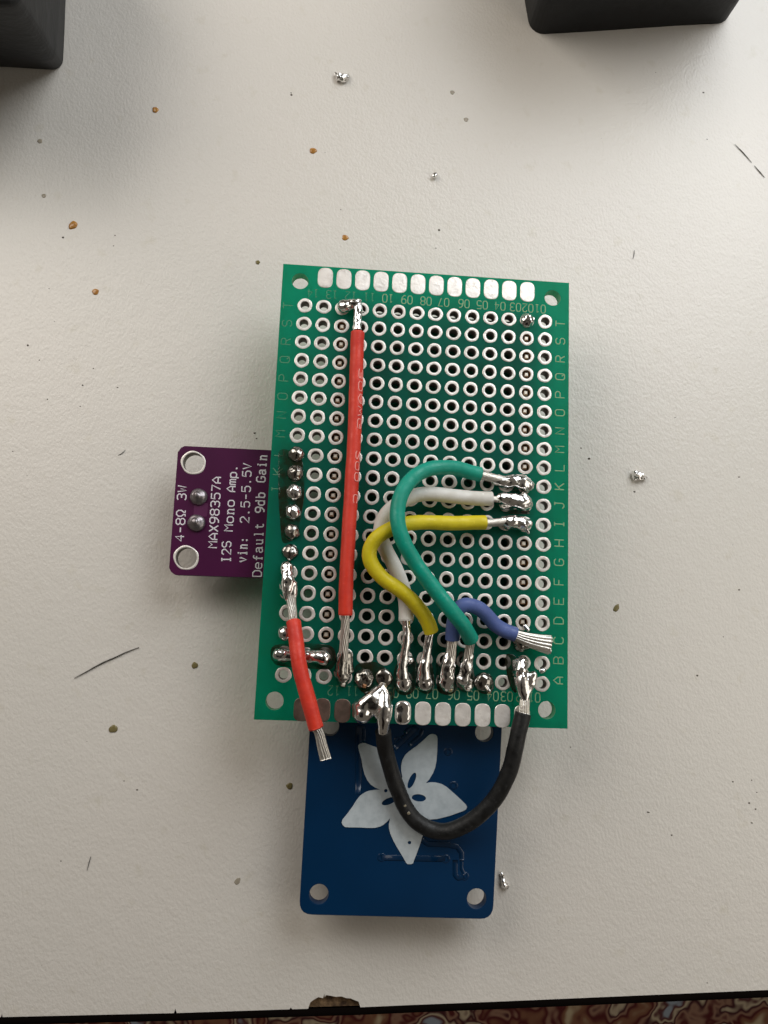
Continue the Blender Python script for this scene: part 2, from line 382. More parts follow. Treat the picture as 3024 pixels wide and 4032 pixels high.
# ------------------------------------------------------------------ stroke lettering
G = {
'0': [[(0,1.2),(0,4.8),(1,6),(3,6),(4,4.8),(4,1.2),(3,0),(1,0),(0,1.2)]],
'1': [[(1,5),(2.2,6),(2.2,0)],[(1,0),(3.4,0)]],
'2': [[(0,4.8),(1,6),(3,6),(4,4.8),(4,3.8),(0,0),(4,0)]],
'3': [[(0,5.4),(1,6),(3,6),(4,5),(4,4),(3,3.1),(1.4,3.1)],[(3,3.1),(4,2.2),(4,1),(3,0),(1,0),(0,.7)]],
'4': [[(3,0),(3,6),(0,2),(4,2)]],
'5': [[(4,6),(.4,6),(0,3.4),(1,3.8),(3,3.8),(4,2.8),(4,1),(3,0),(1,0),(0,.8)]],
'6': [[(3.6,6),(2,6),(.4,4.4),(0,2.6),(0,1),(1,0),(3,0),(4,1),(4,2.4),(3,3.4),(1,3.4),(0,2.4)]],
'7': [[(0,6),(4,6),(1.4,0)]],
'8': [[(1,3.2),(0,4.2),(0,5),(1,6),(3,6),(4,5),(4,4.2),(3,3.2),(1,3.2),(0,2.2),(0,1),(1,0),(3,0),(4,1),(4,2.2),(3,3.2)]],
'9': [[(.4,0),(2,0),(3.6,1.6),(4,3.4),(4,5),(3,6),(1,6),(0,5),(0,3.6),(1,2.6),(3,2.6),(4,3.6)]],
'A': [[(0,0),(0,3.4),(2,6),(4,3.4),(4,0)],[(0,2),(4,2)]],
'B': [[(0,0),(0,6),(3,6),(4,5),(4,4),(3,3.1),(0,3.1)],[(3,3.1),(4,2.2),(4,1),(3,0),(0,0)]],
'C': [[(4,5),(3,6),(1,6),(0,5),(0,1),(1,0),(3,0),(4,1)]],
'D': [[(0,0),(0,6),(2.6,6),(4,4.6),(4,1.4),(2.6,0),(0,0)]],
'E': [[(4,6),(0,6),(0,0),(4,0)],[(0,3),(3,3)]],
'F': [[(4,6),(0,6),(0,0)],[(0,3),(3,3)]],
'G': [[(4,5),(3,6),(1,6),(0,5),(0,1),(1,0),(3,0),(4,1),(4,2.8),(2.2,2.8)]],
'H': [[(0,0),(0,6)],[(4,0),(4,6)],[(0,3),(4,3)]],
'I': [[(.8,6),(3.2,6)],[(2,6),(2,0)],[(.8,0),(3.2,0)]],
'J': [[(2,6),(4,6)],[(3.2,6),(3.2,1),(2.2,0),(1,0),(0,1)]],
'K': [[(0,0),(0,6)],[(4,6),(0,2.4)],[(1.4,3.6),(4,0)]],
'L': [[(0,6),(0,0),(4,0)]],
'M': [[(0,0),(0,6),(2,3.4),(4,6),(4,0)]],
'N': [[(0,0),(0,6),(4,0),(4,6)]],
'O': [[(0,1),(0,5),(1,6),(3,6),(4,5),(4,1),(3,0),(1,0),(0,1)]],
'P': [[(0,0),(0,6),(3,6),(4,5),(4,3.8),(3,2.9),(0,2.9)]],
'Q': [[(0,1),(0,5),(1,6),(3,6),(4,5),(4,1),(3,0),(1,0),(0,1)],[(2.4,1.8),(4,0)]],
'R': [[(0,0),(0,6),(3,6),(4,5),(4,4),(3,3),(0,3)],[(2,3),(4,0)]],
'S': [[(4,5),(3,6),(1,6),(0,5),(0,4),(1,3.1),(3,3.1),(4,2.2),(4,1),(3,0),(1,0),(0,1)]],
'T': [[(0,6),(4,6)],[(2,6),(2,0)]],
'V': [[(0,6),(2,0),(4,6)]],
'W': [[(0,6),(.8,0),(2,4),(3.2,0),(4,6)]],
'X': [[(0,0),(4,6)],[(0,6),(4,0)]],
'Y': [[(0,6),(2,3),(4,6)],[(2,3),(2,0)]],
'\u03a9': [[(0,0),(1.3,0),(1.3,1),(0,2.6),(0,4.6),(1.2,6),(2.8,6),(4,4.6),(4,2.6),(2.7,1),(2.7,0),(4,0)]],
'-': [[(.4,2.8),(3.6,2.8)]],
'.': [[(1.5,.1),(2.1,.1),(2.1,.6),(1.5,.6),(1.5,.1)]],
':': [[(1.7,.1),(2.3,.1),(2.3,.6),(1.7,.6),(1.7,.1)],[(1.7,2.9),(2.3,2.9),(2.3,3.4),(1.7,3.4),(1.7,2.9)]],
'a': [[(.4,3.6),(1.2,4.2),(2.8,4.2),(3.4,3.5),(3.4,.8),(4,0)],[(3.4,2.4),(1.2,2.3),(.3,1.6),(.3,.7),(1,0),(2.4,0),(3.4,.9)]],
'b': [[(0,6),(.6,6),(.6,0)],[(.6,3.2),(1.6,4.2),(3,4.2),(4,3.2),(4,1),(3,0),(1.6,0),(.6,.9)]],
'd': [[(2.8,6),(3.5,6),(3.5,0),(4,0)],[(3.5,3.2),(2.5,4.2),(1.1,4.2),(.1,3.2),(.1,1),(1.1,0),(2.5,0),(3.5,.9)]],
'e': [[(0,2.2),(4,2.2),(4,3.2),(3,4.2),(1,4.2),(0,3.2),(0,1),(1,0),(3,0),(3.8,.6)]],
'f': [[(3.6,5.6),(3,6),(2.2,6),(1.6,5.3),(1.6,0)],[(.3,3.9),(3.2,3.9)],[(.8,0),(2.4,0)]],
'i': [[(1,4.2),(2.1,4.2),(2.1,0)],[(1,0),(3.2,0)],[(1.9,5.5),(2.3,5.5),(2.3,5.9),(1.9,5.9),(1.9,5.5)]],
'l': [[(1,6),(2,6),(2,0)],[(1,0),(3,0)]],
'm': [[(0,0),(0,4.2)],[(0,3.4),(.7,4.2),(1.4,4.2),(2,3.4),(2,0)],[(2,3.4),(2.7,4.2),(3.4,4.2),(4,3.4),(4,0)]],
'n': [[(.1,4.2),(.7,4.2),(.7,0)],[(0,0),(1.4,0)],[(.7,3.2),(1.7,4.2),(2.6,4.2),(3.3,3.4),(3.3,0)],[(2.7,0),(4,0)]],
'o': [[(0,1),(0,3.2),(1,4.2),(3,4.2),(4,3.2),(4,1),(3,0),(1,0),(0,1)]],
'p': [[(0,-1.6),(0,4.2)],[(0,3.2),(1,4.2),(3,4.2),(4,3.2),(4,1),(3,0),(1,0),(0,.9)]],
't': [[(1.6,5.6),(1.6,.8),(2.3,0),(3.2,0),(3.7,.5)],[(.4,4.1),(3.3,4.1)]],
'u': [[(.1,4.2),(.7,4.2),(.7,1),(1.5,0),(2.6,0),(3.4,.9)],[(2.8,4.2),(3.4,4.2),(3.4,0),(4,0)]],
'v': [[(.2,4.2),(2,0),(3.8,4.2)],[(0,4.2),(1,4.2)],[(3,4.2),(4,4.2)]],
}
def text(name, s, p0, p1, h, z, lw, material, parent, flatz=0.25, adv=5.6, wob=0.0):
    """p0 -> p1: mid-line start and end (mm) of the printed text; letters stand to the left of that direction"""
    p0 = Vector((p0[0], p0[1])); p1 = Vector((p1[0], p1[1]))
    d = (p1 - p0); Ltot = d.length; d.normalize(); nrm = Vector((-d.y, d.x))
    units = adv * len(s) - (adv - 4); kx = Ltot / units; ky = h / 6
    cu = bpy.data.curves.new('t', 'CURVE'); cu.dimensions = '3D'; cu.bevel_depth = lw / 2 * S; cu.bevel_resolution = 1; cu.use_fill_caps = True
    for i, ch in enumerate(s):
        if ch == ' ': continue
        for st in G[ch]:
            sp = cu.splines.new('POLY'); sp.points.add(len(st) - 1)
            for pt, (x, y) in zip(sp.points, st):
                q = p0 + d * ((x + i * adv) * kx) + nrm * ((y - 3) * ky)
                pt.co = (q.x * S, q.y * S, 0, 1)
    o = bpy.data.objects.new('t', cu); COL.objects.link(o)
    o.scale.z = flatz; o.location.z = z * S
    v, f = bake(o)
    return link(name, v, f, material, parent)

# ------------------------------------------------------------------ the soldered boards
PI2 = 2.54; PY = 2.54 * 1.013
def cx(col): return (14 - col) * PI2
ROWS = 'TSRQPONMLKJIHGFEDCBA'
def ry(r): return -ROWS.index(r) * PY

root = empty('soldered_circuit_board', (16.5, -24.4, 0))
tag(root, 'green prototype perfboard with coloured jumper wires soldered on and purple and blue boards under it', 'circuit board')

X0, X1, Y0, Y1 = -3.3, 36.4, -54.45, 5.85
outl = [(X0, Y0), (X1, Y0 + 0.1), (X1 - 0.05, Y1 + 0.05), (X0 + 0.05, Y1 - 0.1)]
holes = [circ(cx(c), ry(r), 0.62, 16) for c in range(1, 15) for r in ROWS]
mh = [(-0.83, 3.43), (34.04, 3.53), (-0.9, -52.11), (33.69, -52.12)]
holes += [circ(x, y, 1.13, 28) for x, y in mh]
v, f = plate([outl] + holes, HB - 1.6, HB)
fm = []
for q in f:
    a = [v[i] for i in q]; zmax = max(p[2] for p in a); zmin = min(p[2] for p in a)
    fm.append(0 if zmax - zmin < 0.1 else 1)
board = link('perfboard', v, f, None, root, mats=[M['mask'], M['mask_edge']], fm=fm)

# plated rings
def ring_mesh(name, ro, ri, zt, zb, n, material, seed, inner='barrel'):
    rnd = random.Random(seed)
    ph = rnd.random() * 6; e = [1 + 0.035 * math.sin(2 * 2 * math.pi * k / n + ph) + 0.02 * math.sin(5 * 2 * math.pi * k / n + ph * 2) for k in range(n)]
    prof = [(ri, zb), (ri, zt - 0.02), (ri + 0.04, zt + 0.035), ((ri + ro) / 2, zt + 0.045), (ro - 0.05, zt + 0.03), (ro, zt + 0.004)]
    vs, fs = [], []
    for (r, z) in prof:
        for k in range(n):
            a = 2 * math.pi * k / n; q = r * (e[k] if r > ri + .1 else 1)
            vs.append((q * math.cos(a) * S, q * math.sin(a) * S, z * S))
    for i in range(len(prof) - 1):
        for k in range(n):
            a = i * n + k; b = i * n + (k + 1) % n; fs.append((a, b, b + n, a + n))
    me = bpy.data.meshes.new(name); me.from_pydata(vs, [], fs); me.materials.append(material); me.materials.append(M[inner])
    for i, p in enumerate(me.polygons):
        p.use_smooth = i < n
        if i < n: p.material_index = 1
    return me
ring_v = [ring_mesh('solder_ring', 1.0, 0.60, 0, -1.62, 20, M['tin'], k) for k in range(5)]
ring_f = [ring_mesh('solder_ring', 1.0, 0.60, 0, -1.62, 20, M['tin'], k, 'barrel_flux') for k in range(3)]
soldered = {(14, r) for r in 'LKJIHGFCB'} | {(12, 'T'), (12, 'B'), (13, 'B'), (2, 'T'), (2, 'K'), (2, 'J'), (2, 'I'), (2, 'C'), (2, 'B')} | {(c, 'A') for c in (11, 10, 9, 8, 7, 6, 5, 4)}
for c in range(14, 0, -1):
    for r in ROWS:
        me = ring_v[random.randrange(5)] if c not in (12, 2) else ring_f[random.randrange(3)]
        place('solder_ring', me, (cx(c), ry(r), HB + 0.003), board)

# edge pads
def stadium(w, h, r, n=6):
    pts = [(-w/2, -h/2), (w/2, -h/2), (w/2, h/2), (-w/2, h/2)]
    return rounded(pts, r, n)
def pad_mesh(material, seed):
    o = stadium(2.03, 2.9, 0.98)
    n = len(o); vs = [(x, y, 0) for x, y in o] + [(x * .94, y * .96, 0.05) for x, y in o] + [(x * .5, y * .5, 0.06) for x, y in o]
    fs = [(i, (i + 1) % n, (i + 1) % n + n, i + n) for i in range(n)] + [(i + n, (i + 1) % n + n, (i + 1) % n + 2 * n, i + 2 * n) for i in range(n)] + [tuple(range(2 * n, 3 * n))]
    me = bpy.data.meshes.new('edge_pad'); me.from_pydata([(a * S, b * S, c * S) for a, b, c in vs], [], fs); me.materials.append(material)
    return me
pm = pad_mesh(M['tin'], 1); pmd = pad_mesh(M['tin_dull'], 2)
for c in range(13, 1, -1):
    place('edge_pad', pm, (cx(c), 4.15, HB + 0.003), board)
    o = place('edge_pad', pmd if c >= 11 else pm, (cx(c), ry('A') - 4.15, HB + 0.003), board)
    if c >= 11: o['label'] = 'edge pad darkened by brown flux'

# printed row letters and column numbers
for r in ROWS:
    y = ry(r) - 0.15 + ROWS.index(r) * 0.035
    text('printed_letter', r, (35.2 - 0.05, y - 0.42), (35.2 - 0.05, y + 0.42), 1.25, HB + 0.01, 0.13, M['silk'], board)
    if r in 'TSRQPONMLKJ':
        text('printed_letter', r, (-2.25, y - 0.42), (-2.25, y + 0.42), 1.25, HB + 0.01, 0.11, M['silk_faint'], board)
def z2(x): return 1600 + x * 700 / 1659
top = {14: 1232, 13: 1307, 12: 1382, 11: 1455, 10: 1528, 9: 1603, 8: z2(185), 7: z2(350), 6: z2(540), 5: z2(710), 4: z2(875), 3: z2(1020), 2: z2(1135), 1: z2(1250)}
bot = {12: 1313, 11: 1387, 9: 1545, 8: z2(55), 7: z2(238), 6: z2(440), 5: z2(622), 4: z2(805), 3: z2(937), 2: z2(1080), 1: z2(1195)}
for dct, yy, vv in ((top, 1.8, 1160), (bot, ry('A') - 1.72, 2745)):
    for c, u in dct.items():
        x = P(u, vv, HB).x
        y = yy
        text('printed_number', '%02d' % c, (x + 0.72, y), (x - 0.72, y), 1.15, HB + 0.01, 0.11, M['silk'] if c < 11 else M['silk_faint'], board)

# ---- controller board below with two header strips
ctl = link('controller_board', *box(cx(12) - 1.3, ry('B') - 1.4, HB - 5.7, cx(2) + 1.3, ry('T') + 1.4, HB - 4.12), M['black_pcb'], root)
for c in (12, 2):
    st = link('header_strip', *box(cx(c) - 1.25, ry('B') - 1.25, HB - 4.1, cx(c) + 1.25, ry('T') + 1.25, HB - 1.72), M['black_plastic'], ctl)
pinm = bpy.data.meshes.new('header_pin')
pv, pf = box(-.32, -.32, -6, .32, .32, 0)
pv = [(a, b, c) if c < 0 else (a * .6, b * .6, 0.22) for a, b, c in pv]
pv += [( -.32, -.32, 0), (.32, -.32, 0), (.32, .32, 0), (-.32, .32, 0)]
pf = [(0,3,2,1),(4,5,6,7),(0,1,9,8),(1,2,10,9),(2,3,11,10),(3,0,8,11),(8,9,5,4),(9,10,6,5),(10,11,7,6),(11,8,4,7)]
pinm.from_pydata([(a * S, b * S, c * S) for a, b, c in pv], [], pf); pinm.materials.append(M['pin'])
for c in (12, 2):
    for r in ROWS[:-1]:
        place('header_pin', pinm, (cx(c) + random.uniform(-.08, .08), ry(r) + random.uniform(.0, .15), HB - 0.42), ctl)
link('shield_can', *box(5, -22, HB - 8.9, 21, -4, HB - 5.72), M['shield'], ctl)
link('usb_socket', *box(13, -49.5, HB - 8.6, 22, -43, HB - 5.72), M['shield'], ctl)

# ---- purple amplifier board
ZP = HB - 4.1
pol = [(-15.31, -19.35), (-15.75, -19.6), (-16.16, -20.24), (-16.05, -35.9), (-15.72, -36.45), (-15.2, -36.78), (1.4, -36.6), (1.4, -19.25)]
ph_ = [P(761, 1822, ZP), P(733, 2196, ZP)]
v, f = plate([pol] + [circ(p.x, p.y, 1.38, 32) for p in ph_], ZP - 1.6, ZP)
fm = [0 if max(v[i][2] for i in q) - min(v[i][2] for i in q) < 0.1 else 1 for q in f]
amp = link('amplifier_board', v, f, None, root, mats=[M['purple'], M['purple_edge']], fm=fm)
amp['label'] = 'purple board with white lettering'
ringb = ring_mesh('plated_ring', 1.64, 1.37, 0, -1.62, 36, M['tin'], 9)
for p in ph_: place('plated_ring', ringb, (p.x, p.y, ZP + 0.003), amp)
def ZPt(x, y): q = P(600 + x * 600 / 1659, 1700 + y * 600 / 1659, ZP); return (q.x, q.y)
for s, a, b in (('4-8\u03a9 3W', (295, 1190), (325, 590)), ('MAX98357A', (655, 1262), (702, 497)), ('I2S', (803, 1420), (808, 1198)),
                ('Mono', (828, 1080), (846, 748)), ('Amp.', (855, 650), (880, 368)), ('vin:', (975, 1418), (988, 1155)),
                ('2.5-5.5V', (1003, 990), (1034, 347)), ('Default', (1140, 1575), (1163, 1000)), ('9db', (1168, 878), (1180, 668)), ('Gain', (1180, 546), (1200, 255))):
    text('printed_text', s, ZPt(*a), ZPt(*b), 1.14, ZP + 0.01, 0.17 if s not in ('Gain', '9db', 'vin:') else 0.2, M['silk_white'], amp)
# raised joint between the two terminal pads
v, f = box(*[0]*6)
q0 = P(770, 1995, ZP); q1 = P(790, 2020, ZP)
v, f = plate([rounded([(q0.x - .2, q1.y - .4), (q1.x + .9, q1.y - .5), (q1.x + .9, q0.y + .6), (q0.x - .2, q0.y + .4)], .3)], ZP, ZP + 0.03)
link('copper_area', v, f, M['purple_tr'], amp)
def dome(c, r, h, pin=0.0, seed=1, squash=0.12, floorz=HB, mt='solder', parent=None, name='solder_joint', amp_=0.07, tip=(0.1, -0.1)):
    parts = [sphere((c[0], c[1], floorz + 0.02), r, 10, h / r)]
    if pin: parts.append(tube([Vector((c[0] + tip[0], c[1] + tip[1], floorz)), Vector((c[0] + tip[0] * 1.3, c[1] + tip[1] * 1.3, floorz + pin))], 0.42, 8))
    v, f = melt(parts, 0.13, 4, amp_, 1.2, floorz + 0.004, seed)
    return link(name, v, f, M[mt], parent or board, smooth=True)
for (u, vv) in ((783, 1957), (774, 2060)):
    p = P(u, vv, ZP); dome((p.x, p.y), 1.2, 0.75, 0.95, seed=u, floorz=ZP, mt='solder_matte', parent=amp, tip=(-.1, .1))
for r in 'LKJIHGF': place('header_pin', pinm, (cx(14), ry(r), HB - 0.3), amp)
link('header_strip', *box(cx(14) - 1.2, ry('F') - 1.25, HB - 4.08, cx(14) + 1.2, ry('L') + 1.25, HB - 1.72), M['black_plastic'], amp)

# ---- blue breakout board
ZBL = HB - 4.1
pol = rounded([(3.5, -78.5), (28.05, -78.72), (28.95, -51.0), (3.65, -51.0)], 1.6)
bh = [(5.83, -76.12, 1.27), (25.97, -76.35, 1.3), (6.17, -55.55, 1.27), (26.53, -55.71, 1.27)]
v, f = plate([pol] + [circ(x, y, r, 32) for x, y, r in bh], ZBL - 1.6, ZBL, 0.06)
blue = link('breakout_board', v, f, M['bluemask'], root)
blue['label'] = 'dark blue board with pale five-petal emblem'
link('header_strip', *box(cx(11) - 1.25, ry('A') - 1.2, HB - 4.08, cx(4) + 1.25, ry('A') + 1.1, HB - 1.72), M['black_plastic'], blue)
v, f = plate([[(5, -52), (27.5, -52), (27.5, -45.3), (5, -45.3)]], ZBL - 1.6, ZBL - .01)
def ZB(x, y, z=ZBL): q = P(1150 + x * 900 / 1659, 2800 + y * 900 / 1659, z); return (q.x, q.y)
logo = [(480,262),(481,246),(492,236),(510,231),(528,231),(600,258),(632,272),(662,305),(688,360),(706,430),(730,500),(755,540),(778,520),(800,480),(792,430),(791,395),(800,355),(820,318),(850,290),(900,255),(940,222),(985,180),(1000,169),(1020,165),(1040,170),(1052,182),(1055,200),(1053,290),(1047,360),(1038,410),(1022,450),(995,495),(970,522),(1005,516),(1040,517),(1085,528),(1120,548),(1180,600),(1225,642),(1262,678),(1269,695),(1262,712),(1240,725),(1190,742),(1150,757),(1100,770),(1050,782),(1000,786),(955,780),(925,770),(945,800),(952,835),(951,870),(948,900),(930,960),(905,1030),(885,1080),(878,1102),(866,1109),(840,1109),(828,1100),(800,1050),(765,993),(735,940),(712,885),(703,850),(702,820),(712,775),(690,800),(665,822),(640,836),(600,846),(540,846),(480,843),(410,842),(385,840),(368,826),(360,808),(365,788),(400,745),(440,690),(468,645),(495,612),(530,588),(560,577),(600,571),(640,570),(600,552),(570,532),(545,500),(525,455),(514,410),(503,350),(490,300)]
def ell(x, y, a, b, ang, n=20):
    ca, sa = math.cos(math.radians(ang)), math.sin(math.radians(ang))
    return [(x + a * math.cos(t) * ca - b * math.sin(t) * sa, y - (a * math.cos(t) * sa + b * math.sin(t) * ca)) for t in [2 * math.pi * k / n for k in range(n)]]
cut = [ell(869, 503, 62, 22, 66), ell(920, 629, 52, 27, -6), ell(703, 653, 56, 24, 22), ell(708, 505, 44, 17, -62), ell(812, 745, 42, 17, -75), ell(680, 577, 13, 13, 0, 10), ell(852, 953, 13, 13, 0, 10)]
v, f = plate([[ZB(*p) for p in logo]] + [[ZB(*p) for p in c] for c in cut], ZBL + 0.004, ZBL + 0.09)
link('flower_emblem', v, f, M['logo'], blue)
def trace(pts, w_=0.35, h=0.08, name='track'):
    path = []
    for a, b in zip(pts, pts[1:]): path += [Vector((*ZB(*a), ZBL)).lerp(Vector((*ZB(*b), ZBL)), k / 4) for k in range(4)]
    path.append(Vector((*ZB(*pts[-1]), ZBL)))
    v, f = tube(path, w_ / 2, 8, flat=h / (w_ / 2))
    return link(name, v, f, M['blue_tr'], blue, smooth=True)
trace([(650, 1062), (1110, 1072)], 0.8)
trace([(940, 930), (985, 962), (1130, 968), (1200, 985), (1232, 1030), (1232, 1080)], 0.7)
trace([(1185, 1080), (1185, 1190), (1205, 1212), (1250, 1200)], 0.7)
trace([(1232, 1080), (1230, 1140), (1250, 1185)], 0.5)
trace([(487, 110), (480, 600)], 0.9); trace([(520, 110), (515, 230)], 0.6)
trace([(905, 110), (840, 175), (740, 270)], 0.9); trace([(870, 110), (820, 160)], 0.6); trace([(950, 130), (930, 180), (850, 250)], 0.5)
viam = ring_mesh('via', 0.55, 0.24, 0, -0.05, 18, M['blue_tr'], 3)
for p in ((650, 1062), (1115, 1073), (1252, 1198), (1172, 540), (770, 215), (1133, 295)):
    x, y = ZB(*p); place('via', viam, (x, y, ZBL + 0.012), blue)
for c in range(11, 3, -1):
    place('header_pin', pinm, (cx(c) + .05, ry('A') - .1, HB - 0.2), blue)

# ------------------------------------------------------------------ wires
Fk = 3024 / 1659
def zp(Z, pts):
    o = {'1': (1000, 1000), '2': (1600, 1000), '3': (1000, 1650), '4': (1600, 1650), '5': (950, 2250), '6': (1600, 2250)}[Z]
    return [(o[0] + a * 700 / 1659, o[1] + b * 700 / 1659) for a, b in pts]
def path(uvz, per=8):
    return catmull([P(u, v_, HB + z) for u, v_, z in uvz], per)
def wire(label, uvz, r, mt, per=8, seed=0):
    pts = path(uvz, per)
    def sh(th, l): return 1 + 0.045 * noise.noise(Vector((math.cos(th) * .8 + seed, math.sin(th) * .8, l * .45))) + .015 * noise.noise(Vector((math.cos(th) * 3, math.sin(th) * 3 + seed, l * 1.6)))
    v, f = tube(pts, r, 24, shape=sh, endround=0.09)
    o = link('insulated_wire', v, f, M[mt], root, smooth=True)
    # flat ends
    o.data.polygons[-1].use_smooth = False; o.data.polygons[-2].use_smooth = False
    o['label'] = label
    return o
def strands(uvz, r0, r1, parent, lobes=7, twist=0.9, flat=1.0, per=8, name='bare_end', mt='strand', depth=0.16):
    pts = path(uvz, per)
    if mt == 'strand':
        rnd = random.Random(int(uvz[0][0])); parts = []
        offs = [(0, 0)] + [(.52, k * math.pi / 3) for k in range(6)] + [(.98, (k + .5) * math.pi / 6) for k in range(12)]
        for q, th0 in offs:
            line = []; L = 0; jit = rnd.uniform(-.12, .12); stop = 1 - rnd.uniform(0, .03); tot = sum((b - a).length for a, b in zip(pts, pts[1:]))
            for i, p in enumerate(pts):
                if i: L += (p - pts[i - 1]).length
                if L > tot * stop + .01: break
                d = (pts[min(i + 1, len(pts) - 1)] - pts[max(i - 1, 0)]).normalized()
                sd = d.cross(Vector((0, 0, 1))).normalized(); up = sd.cross(d); R_ = r0 + (r1 - r0) * L / tot
                th = th0 + twist * L + jit * L * .25; rr = R_ * .80 * q * (1 + jit * .3)
                line.append(p + sd * rr * math.cos(th) + up * rr * flat * math.sin(th))
            parts.append(tube(line, lambda t: (r0 + (r1 - r0) * t) * .27, 6, flat=max(flat, .6)))
        v, f = join(*parts)
        return link(name, v, f, M[mt], parent, smooth=True)
    # resample densely
    dense = []
    for a, b in zip(pts, pts[1:]): dense += [a.lerp(b, k / 3) for k in range(3)]
    dense.append(pts[-1])
    def sh(th, l): return 1 + depth * abs(math.cos(lobes * 0.5 * (th + twist * l))) - depth * .5 + 0.08 * noise.noise(Vector((math.cos(th), math.sin(th), l * 1.5)))
    v, f = tube(dense, lambda t: r0 + (r1 - r0) * t, 42, shape=sh, flat=flat)
    return link(name, v, f, M[mt], parent, smooth=True)
def solder(parts_uv, parent, seed, mt='solder', amp_=0.10, floorz=None, voxel=0.12, it=4, freq=1.1, name='solder_joint'):
    """parts_uv: list of chains [(u,v,z,r), ...]"""
    parts = []
    for ch in parts_uv:
        pts = [(P(u, v_, HB + z), r) for u, v_, z, r in ch]
        for p, r in pts: parts.append(sphere(p, r, 7))
        for (p, r), (q, s_) in zip(pts, pts[1:]):
            if (q - p).length > 0.05: parts.append(tube([p.lerp(q, k / 4) for k in range(5)], (lambda a, b: (lambda t: a + (b - a) * t))(r, s_), 14))
    v, f = melt(parts, voxel, it, amp_, freq, floorz if floorz is not None else HB + 0.02, seed)
    return link(name, v, f, M[mt], parent, smooth=True)
def mound(col, row, r=1.05, h=0.8, dx=0, dy=0, parent=None, seed=0, mt='solder_dull', a=0.1):
    v, f = melt([sphere((cx(col) + dx, ry(row) + dy, HB), r, 9, h / r)], .13, 3, a, 1.4, HB + .004, seed)
    return link('solder_joint', v, f, M[mt], parent or board, smooth=True)
def flux(pts, name='flux_residue_and_shade', h=0.12):
    c = [P(u, v_, HB) for u, v_ in pts]
    ol = rounded([(p.x, p.y) for p in c], 1.2, 4)
    n = len(ol); mx = sum(p[0] for p in ol) / n; my = sum(p[1] for p in ol) / n
    vs = []; fs = []
    for s_, z in ((1, 0.015), (.93, .07), (.7, h), (.3, h * 1.1)):
        vs += [(mx + (x - mx) * s_, my + (y - my) * s_, HB + z) for x, y in ol]
    for i in range(3):
        fs += [(i * n + k, i * n + (k + 1) % n, (i + 1) * n + (k + 1) % n, (i + 1) * n + k) for k in range(n)]
    fs.append(tuple(range(3 * n, 4 * n)))
    return link(name, vs, fs, M['flux'], board, smooth=True)
def tipbox(u, v_, z, r=0.28, mt='copper', tilt=(0.2, -0.3), parent=None):
    p = P(u, v_, HB + z); d = Vector((tilt[0], tilt[1], 1)).normalized()
    v, f = tube([p - d * 1.2, p - d * .1, p], lambda t: r if t < .95 else r * .7, 4)
    return link('pin_tip', v, f, M[mt], parent or board)

# long red wire
W = wire('long straight red wire down the board', [(1408, 1307, 1.25), (1405, 1400, 1.25), (1401, 1550, 1.3), (1396, 1700, 1.35), (1388, 1850, 1.5), (1379, 2000, 1.7), (1370, 2150, 1.9), (1363, 2300, 1.9), (1360, 2423, 1.8)], 0.90, 'red', seed=1)
W1 = W
strands([(1408, 1300, 1.2), (1407, 1262, 1.0), (1410, 1220, 1.0), (1408, 1190, 0.9)], 0.50, 0.6, W, flat=0.8, depth=.06, mt='solder')
solder([[(1411, 1188, .95, .5), (1405, 1192, .9, .62), (1385, 1198, .85, .66), (1362, 1206, .8, .78), (1350, 1207, .6, .85)], [(1409, 1190, 1.0, .5), (1408, 1230, 1.0, .48), (1406, 1270, 1.05, .42)]], W, 11, amp_=.12)
strands([(1360, 2418, 1.8), (1359, 2470, 1.5), (1355, 2530, 1.2), (1350, 2590, 1.0), (1343, 2640, .8)], 0.50, 0.62, W, twist=.5)
solder([[(1352, 2555, 1.1, .5), (1347, 2610, .9, .7), (1340, 2650, .7, .85)], [(1372, 2580, .5, .5), (1374, 2640, .4, .6)], [(1350, 2665, .3, 1.0), (1352, 2690, .2, .6)]], W, 12, mt='solder_dull')
tipbox(1353, 2698, .9, .3, 'pin', parent=W)
# faded print running along its right flank
def mark(s, i0, i1):
    pts = path([(1408, 1307, 1.25), (1405, 1400, 1.25), (1401, 1550, 1.3), (1396, 1700, 1.35), (1388, 1850, 1.5), (1379, 2000, 1.7), (1370, 2150, 1.9), (1363, 2300, 1.9), (1360, 2423, 1.8)])
    # place glyph strokes on the cylinder surface
    y0 = P(1400, i0, HB + 1.5).y; y1 = P(1400, i1, HB + 1.5).y
    units = 5.4 * len(s) - 1.4; cu = bpy.data.curves.new('t', 'CURVE'); cu.dimensions = '3D'; cu.bevel_depth = .06 * S; cu.bevel_resolution = 1; cu.use_fill_caps = True
    def at(y):
        for a, b in zip(pts, pts[1:]):
            if b.y <= y <= a.y: return a.lerp(b, (a.y - y) / (a.y - b.y + 1e-9))
        return pts[0]
    for i, ch in enumerate(s):
        if ch == ' ': continue
        for st in G[ch]:
            dn = []
            for a, b in zip(st, st[1:]): dn += [(a[0] + (b[0] - a[0]) * k / 3, a[1] + (b[1] - a[1]) * k / 3) for k in range(3)]
            dn.append(st[-1])
            sp = cu.splines.new('POLY'); sp.points.add(len(dn) - 1)
            for pt, (x, y) in zip(sp.points, dn):
                yy = y0 + (y1 - y0) * (x + i * 5.4) / units
                c = at(yy); th = math.radians(28 + (y / 6) * 42)
                pt.co = ((c.x + math.cos(th) * .905) * S, yy * S, (c.z + math.sin(th) * .905) * S, 1)
    o = bpy.data.objects.new('t', cu); COL.objects.link(o)
    v, f = bake(o); link('printed_marking', v, f, M['mark'], W1)
M['mark'] = mat('faded_print', (0.88, 0.36, 0.32), rough=0.6)
mark('30AWG', 1457, 1690); mark('200\u03a9C'.replace('\u03a9', ' '), 1780, 1985)

